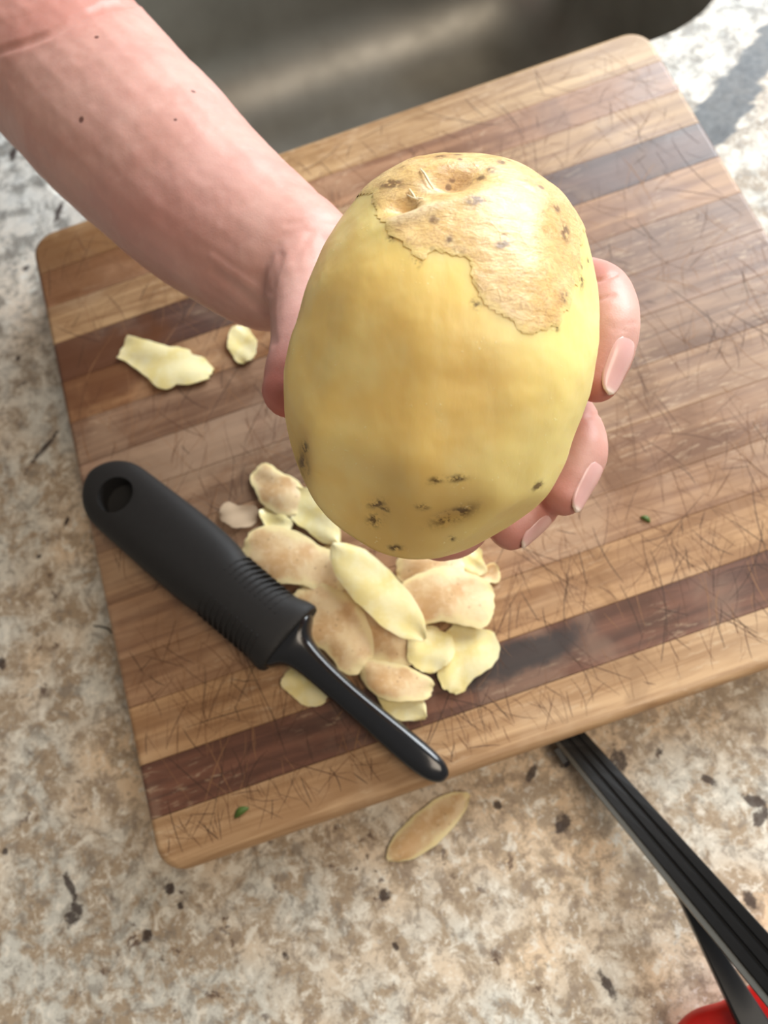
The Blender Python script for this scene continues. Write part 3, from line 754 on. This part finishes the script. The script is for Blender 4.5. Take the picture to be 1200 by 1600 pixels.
for s_, wl, wu, h, dz in [(332, 54, 60, .0075, 0), (346, 52, 58, .0078, 0), (352, 44, 46, .0076, 0), (360, 33, 34, .0072, -.0002), (372, 28, 27, .0068, -.0006), (395, 25.5, 22, .0064, -.0012), (430, 25, 18.5, .0060, -.0018), (470, 25, 17, .0056, -.0024), (520, 26, 18, .0054, -.0030), (570, 27.5, 20, .0053, -.0034), (610, 27.5, 21.5, .0051, -.0038), (640, 25, 20.5, .0047, -.0042), (656, 20, 16.5, .0041, -.0046), (665, 14, 11, .0032, -.005), (670, 7, 5, .0018, -.0054)]:
    hs.append((s_, wl, wu, h, h, dz))
V, Fc = loft_px(hs, zc, 32, 2.9)
head = recalc(mesh_obj('head', V, Fc, GLOSS)); ss = head.modifiers.new('sub', 'SUBSURF'); ss.levels = 1; ss.render_levels = 1
bake(head); head.data.materials.clear(); head.data.materials.append(GLOSS)
child(head, peeler); head['label'] = 'glossy black plastic neck and rounded tip'

# ------------------------------------------------------------------ potato peels
def peel_material(name, skin):
    t = NT(name); v = t.coord(); n = t.noise(v, 90, 4, .6); n2 = t.noise(v, 420, 3, .6)
    if skin:
        c = t.mix(t.mr(n, .35, .66), srgb(206, 166, 118), srgb(228, 200, 156))
        c = t.mix(t.mr(t.voro(v, 240).outputs['Distance'], .17, .10, 0, .5), c, srgb(148, 106, 74))
        c = t.mix(t.mr(n2, .5, .72, 0, .4), c, srgb(236, 214, 180)); r = .42
        c = t.mix(t.mr(t.math('ADD', t.attr('edge'), t.math('MULTIPLY', t.math('SUBTRACT', t.noise(v, 70, 3), .5), 1.6)), .25, .75, 0, .85), c, srgb(238, 218, 164))
    else:
        c = t.mix(t.mr(n, .35, .66), srgb(238, 218, 150), srgb(246, 232, 182)); c = t.mix(t.mr(n2, .55, .75, 0, .3), c, srgb(252, 246, 214)); r = .34
    return t.set(Base_Color=c, Roughness=r, Subsurface_Weight=.25, Subsurface_Radius=(1, .8, .4), Subsurface_Scale=.003, Normal=t.bump(n2, .25, .0005), Specular_IOR_Level=.45)
PSK = peel_material('peel_skin_side', True); PFL = peel_material('peel_flesh_side', False)
t_ = NT('peel_film'); FILM = t_.set(Base_Color=srgb(214, 190, 160), Roughness=.25, Alpha=.55)
def peel(p0, p1, wpx, label, up='flesh', z=.0006, bend=0., arch=.0, lift=(0, 0), curl=0., seed=0, prof=None, base=ZB, mats=None, roll=0., ragged=1.0, group='potato peels on the board', thick=.0011):
    """p0 -> p1: ends in the photo; wpx: width; arch: height of the bow along its length; curl: rise of the edges; roll: sideways tilt"""
    nu, nw = 30, 15; rr = random.Random(seed); curl *= .16; arch *= .4; wpx *= 1.12
    a = BZ(*p0, base + z); b = BZ(*p1, base + z); ax = b - a; L = np.linalg.norm(ax); ax /= L; nx = np.array([-ax[1], ax[0], 0])
    dep = (CAMZ - base) / abs(ray(*((np.array(p0) + np.array(p1)) / 2))[2]); W = wpx * dep / F
    ph = [rr.uniform(0, 6.28) for _ in range(8)]
    top = []; E = []
    for i in range(nu):
        t = i / (nu - 1); e = (max(0, math.sin(math.pi * (t * .94 + .03)))) ** .55 if prof is None else np.interp(t, *prof)
        for j in range(nw):
            u = j / (nw - 1) * 2 - 1
            wv = 1 + ragged * (.15 * math.sin(7 * t + ph[0 if u > 0 else 1]) + .022 * math.sin(17 * t + ph[2 if u > 0 else 3]) + .014 * math.sin(41 * t + ph[4 if u > 0 else 5]))
            q = u * e * wv * .5 * W
            endj = .007 * ragged * math.sin(7 * u + ph[6]) * L * (1 if (t < .05 or t > .95) else 0)
            s = t * L + endj
            hz = arch * math.sin(math.pi * t) + lift[0] * (1 - t) ** 2 + lift[1] * t ** 2 + curl * u * u * e + roll * u * .5 * W + .0008 * math.sin(4 * t + u * 1.6 + ph[7]) + .0002 * math.sin(9 * t - u * 4 + ph[6])
            top.append(a + ax * s + nx * (q + bend * W * math.sin(math.pi * t)) + np.array([0, 0, hz])); E.append(max(abs(u) ** 3, abs(2 * t - 1) ** 6))
    top = np.array(top); zmin = top[:, 2].min()
    V = [p for p in top]
    for p, e in zip(top, E): V.append(p + np.array([0, 0, thick * (1 - .3 * e)]))
    V = np.array(V); V[:, 2] += (base + z) - V[:, 2].min()
    Fc = []; mi = []; n0 = nu * nw
    tm, bmx = (1, 0) if up == 'flesh' else (0, 1)
    for i in range(nu - 1):
        for j in range(nw - 1):
            q = i * nw + j; Fc.append((q, q + nw, q + nw + 1, q + 1)); mi.append(bmx)
            Fc.append((n0 + q, n0 + q + 1, n0 + q + nw + 1, n0 + q + nw)); mi.append(tm)
    rim = [j for j in range(nw)] + [i * nw + nw - 1 for i in range(1, nu)] + [(nu - 1) * nw + j for j in range(nw - 2, -1, -1)] + [i * nw for i in range(nu - 2, 0, -1)]
    for q, r in zip(rim, rim[1:] + rim[:1]): Fc.append((q, r, n0 + r, n0 + q)); mi.append(1)
    c = V.mean(0); c[2] = V[:, 2].min()
    o = mesh_obj('potato_peel', V, Fc, mats=mats or [PSK, PFL], midx=mi, loc=c)
    vattr(o.data, 'edge', E + E); recalc(o); o.data.set_sharp_from_angle(angle=.8)
    return tag(o, label, 'potato peel', group)
LEAF = ([0, .06, .2, .45, .7, .88, 1], [.12, .42, .78, 1, .92, .6, .1])
BLUNT = ([0, .05, .15, .5, .85, .95, 1], [.45, .72, .9, 1, .95, .75, .4])
# loose ones
peel((192, 545), (330, 588), 62, 'large pale yellow peel lying alone on the board below the forearm', 'flesh', .0004, seed=3, curl=.0016, prof=([0, .1, .3, .55, .68, .72, .85, 1], [.55, .62, .82, 1.05, .95, .72, .7, .3]), bend=-.06)
peel((374, 512), (386, 568), 36, 'small cream peel next to the thumb on the board', 'flesh', .0004, seed=5, curl=.0022, prof=BLUNT)
peel((606, 1342), (733, 1240), 50, 'tan skin-side peel lying on the granite in front of the board', 'skin', .0003, seed=8, curl=-.002, prof=LEAF, base=0.0, ragged=.35, group='loose peels')
# the pile, from the bottom up
peel((444, 1058), (512, 1090), 40, 'pale peel end poking out below the peeler neck', 'flesh', .0004, seed=11, prof=BLUNT)
peel((400, 735), (470, 800), 50, 'tan speckled peel at the upper left end of the pile', 'skin', .0012, seed=12, curl=-.003, prof=BLUNT, arch=.003)
peel((345, 800), (402, 812), 34, 'thin translucent scrap of peel by the peeler grip', 'skin', .0004, seed=13, curl=.003, prof=BLUNT, mats=[FILM, FILM], thick=.0005)
peel((412, 795), (452, 832), 30, 'whitish curled scrap between the grip and the tan peel', 'flesh', .0006, seed=14, curl=.004, prof=BLUNT)
peel((452, 765), (530, 850), 50, 'yellow flesh-side peel tucked under the potato lower left edge', 'flesh', .0022, seed=15, curl=.002, prof=LEAF)
peel((480, 880), (600, 960), 90, 'wide tan peel buried in the middle of the pile', 'skin', .0006, seed=16, prof=BLUNT, arch=.003)
peel((560, 960), (660, 1020), 80, 'pinkish tan peel buried under the long yellow one', 'skin', .0012, seed=17, prof=BLUNT, arch=.004)
peel((585, 1066), (666, 1122), 46, 'lowest pale greenish peel beside the peeler neck', 'flesh', .0006, seed=18, curl=-.002, arch=.003, prof=LEAF)
peel((564, 1042), (676, 1078), 46, 'arched tan peel near the bottom of the pile', 'skin', .0035, seed=19, curl=-.004, arch=.006, prof=BLUNT, bend=-.15)
peel((745, 978), (700, 1080), 76, 'broad cream peel with ragged tip on the dark strip', 'flesh', .001, seed=20, curl=.0015, prof=([0, .1, .4, .7, .9, 1], [.8, .95, 1, .85, .6, .3]), ragged=1.3)
peel((735, 858), (748, 902), 28, 'narrow cream scrap standing right below the potato', 'flesh', .001, seed=21, curl=.003, prof=BLUNT)
peel((724, 908), (780, 893), 30, 'small tan flap at the right end of the pile', 'skin', .0008, seed=22, prof=BLUNT, curl=-.002)
peel((384, 850), (545, 905), 72, 'broad yellowish tan peel beside the grip fins', 'skin', .003, seed=23, curl=-.004, arch=.005, prof=BLUNT)
peel((470, 920), (570, 1045), 74, 'speckled skin-side peel along the peeler neck', 'skin', .004, seed=24, curl=-.005, arch=.005, prof=BLUNT, bend=.1)
peel((620, 890), (726, 888), 46, 'pale-edged peel peeping out below the potato', 'skin', .003, seed=25, curl=.002, prof=BLUNT, arch=.003)
peel((626, 935), (772, 938), 78, 'large tan skin-side peel on the right of the pile', 'skin', .0055, seed=26, curl=-.004, arch=.004, prof=BLUNT)
peel((655, 985), (690, 1045), 60, 'short cream peel between the tan and the ragged one', 'flesh', .003, seed=27, prof=BLUNT, curl=-.002)
peel((520, 852), (664, 1000), 66, 'long bright yellow peel on top of the pile', 'flesh', .0105, seed=28, curl=-.004, arch=.004, prof=LEAF, ragged=.4)

# ------------------------------------------------------------------ black tool with a red handle, reaching under the board
BLK = rubber('black_coated_metal', A(20, 20, 21), .38, .5, .05)
GREY = NT('bare_metal_edge').set(Base_Color=A(112, 110, 104), Metallic=.9, Roughness=.35)
REDM = rubber('red_plastic', A(196, 26, 22), .32, .5, .05)
tool = empty('kitchen_tool', BZ(1040, 1370, 0.0))
tag(tool, 'black grooved metal kitchen tool with red handle reaching under the board', 'kitchen tool')
def bar(name, stations, prof, mat, label=None):
    """stations: left px, right px, z of the top; prof: across 0..1, height below the top"""
    V = []; Fc = []; m = len(prof)
    for (l, r, z) in stations:
        a = BZ(*l, z); b = BZ(*r, z)
        for (u, h) in prof: V.append(a + (b - a) * u - np.array([0, 0, h]))
    K = len(stations)
    for k in range(K - 1):
        for q in range(m): Fc.append((k * m + q, k * m + (q + 1) % m, (k + 1) * m + (q + 1) % m, (k + 1) * m + q))
    Fc.append(tuple(range(m - 1, -1, -1))); Fc.append(tuple(range((K - 1) * m, K * m)))
    o = recalc(mesh_obj(name, V, Fc, mat, sm=False)); child(o, tool)
    if label: o['label'] = label
    return o
def lerp2(a, b, t): return (a[0] + (b[0] - a[0]) * t, a[1] + (b[1] - a[1]) * t)
gp = [(0, .001), (.03, 0), (.27, 0), (.30, .0011), (.36, .0011), (.39, 0), (.61, 0), (.64, .0011), (.70, .0011), (.73, 0), (.97, 0), (1, .001), (1, .0052), (0, .0052)]
stt = []
for k in range(11):
    t = k / 10
    l = lerp2((842, 1120), (1230, 1592), t); r = lerp2((900, 1128), (1240, 1500), t); stt.append((l, r, .0085 + .042 * t ** 1.15))
bar('grooved_bar', stt, gp, BLK, 'black bar with two long grooves')
stt2 = []
for k in range(11):
    t = k / 10; l = lerp2((836, 1122), (1222, 1600), t); r = lerp2((846, 1119), (1234, 1594), t); stt2.append((l, r, .0080 + .042 * t ** 1.15))
bar('metal_edge', stt2, [(0, 0), (1, 0), (1, .0045), (0, .0045)], GREY, 'grey bare metal edge along the bar')
stt3 = []
for k in range(7):
    t = k / 6; l = lerp2((1060, 1400), (1172, 1640), t); r = lerp2((1070, 1394), (1232, 1640), t); stt3.append((l, r, .020 + .012 * t))
bar('lower_arm', stt3, [(0, .0006), (.08, 0), (.92, 0), (1, .0006), (1, .005), (0, .005)], BLK, 'second black arm splitting off below')
bar('spring_clip', [((866, 1172), (874, 1168), .0105), ((880, 1194), (888, 1189), .0105), ((884, 1200), (891, 1195), .009)], [(0, 0), (1, 0), (1, .009), (0, .009)], BLK)
bar('pivot_tab', [((1052, 1388), (1060, 1384), .0235), ((1068, 1410), (1076, 1404), .0245)], [(0, 0), (1, 0), (1, .010), (0, .010)], BLK)
def handle():
    pts = [(1072, 1640, .010, .008), (1100, 1615, .012, .009), (1142, 1604, .014, .0095), (1185, 1584, .017, .0100), (1220, 1566, .020, .0105), (1255, 1560, .022, .0105), (1290, 1560, .022, .010)]
    rows = [list(BZ(x, y, z)) + [r, r * .8] for x, y, z, r in pts]
    v, f = swept(rows, m=20); o = recalc(mesh_obj('handle', v, f, REDM)); child(o, tool); o['label'] = 'rounded red plastic handle'
handle()

# ------------------------------------------------------------------ crumbs: herb bits and a stray hair
HERB = NT('herb_green').set(Base_Color=A(74, 96, 34), Roughness=.6)
def fleck(px, py, L, wd, ang, base, label, mat):
    c = BZ(px, py, base); V = []; Fc = []; n = 8
    ca, sa = math.cos(ang), math.sin(ang)
    for lay in (0, 1):
        for i in range(n + 1):
            t = i / n; h = math.sin(math.pi * t) ** .7 * wd * .5 + .0001
            for sgn in (-1, 1):
                x = (t - .5) * L; y = sgn * h + .12 * L * math.sin(math.pi * t)
                V.append((x * ca - y * sa, x * sa + y * ca, .0001 + lay * (.0005 + .0004 * math.sin(math.pi * t))))
    m = 2 * (n + 1)
    for i in range(n):
        a = 2 * i; Fc.append((a, a + 2, a + 3, a + 1)); Fc.append((m + a, m + a + 1, m + a + 3, m + a + 2))
        Fc.append((a, m + a, m + a + 2, a + 2)); Fc.append((a + 1, a + 3, m + a + 3, m + a + 1))
    Fc.append((0, 1, m + 1, m)); Fc.append((2 * n, m + 2 * n, m + 2 * n + 1, 2 * n + 1))
    o = recalc(mesh_obj('herb_bit', V, Fc, mat)); o.location = tuple(c); return tag(o, label, 'crumb')
fleck(378, 1270, .0075, .0030, .30, ZB, 'tiny green herb leaf on the front strip of the board', HERB)
fleck(1008, 812, .0050, .0022, -.9, ZB, 'tiny olive herb bit on the board right of the hand', HERB)
HAIR = NT('dark_fibre').set(Base_Color=A(48, 40, 34), Roughness=.6)
W = [BZ(x, y, .0007 + (.0006 if k in (1, 2) else 0)) for k, (x, y) in enumerate([(146, 978), (158, 979), (168, 982), (176, 990)])]
V, Fc = thin_tube(W, [.0003, .0005, .0005, .0003]); c0 = W[0]
tag(mesh_obj('stray_fibre', V, Fc, HAIR, loc=c0), 'short dark fibre on the granite at the left board edge', 'fibre')
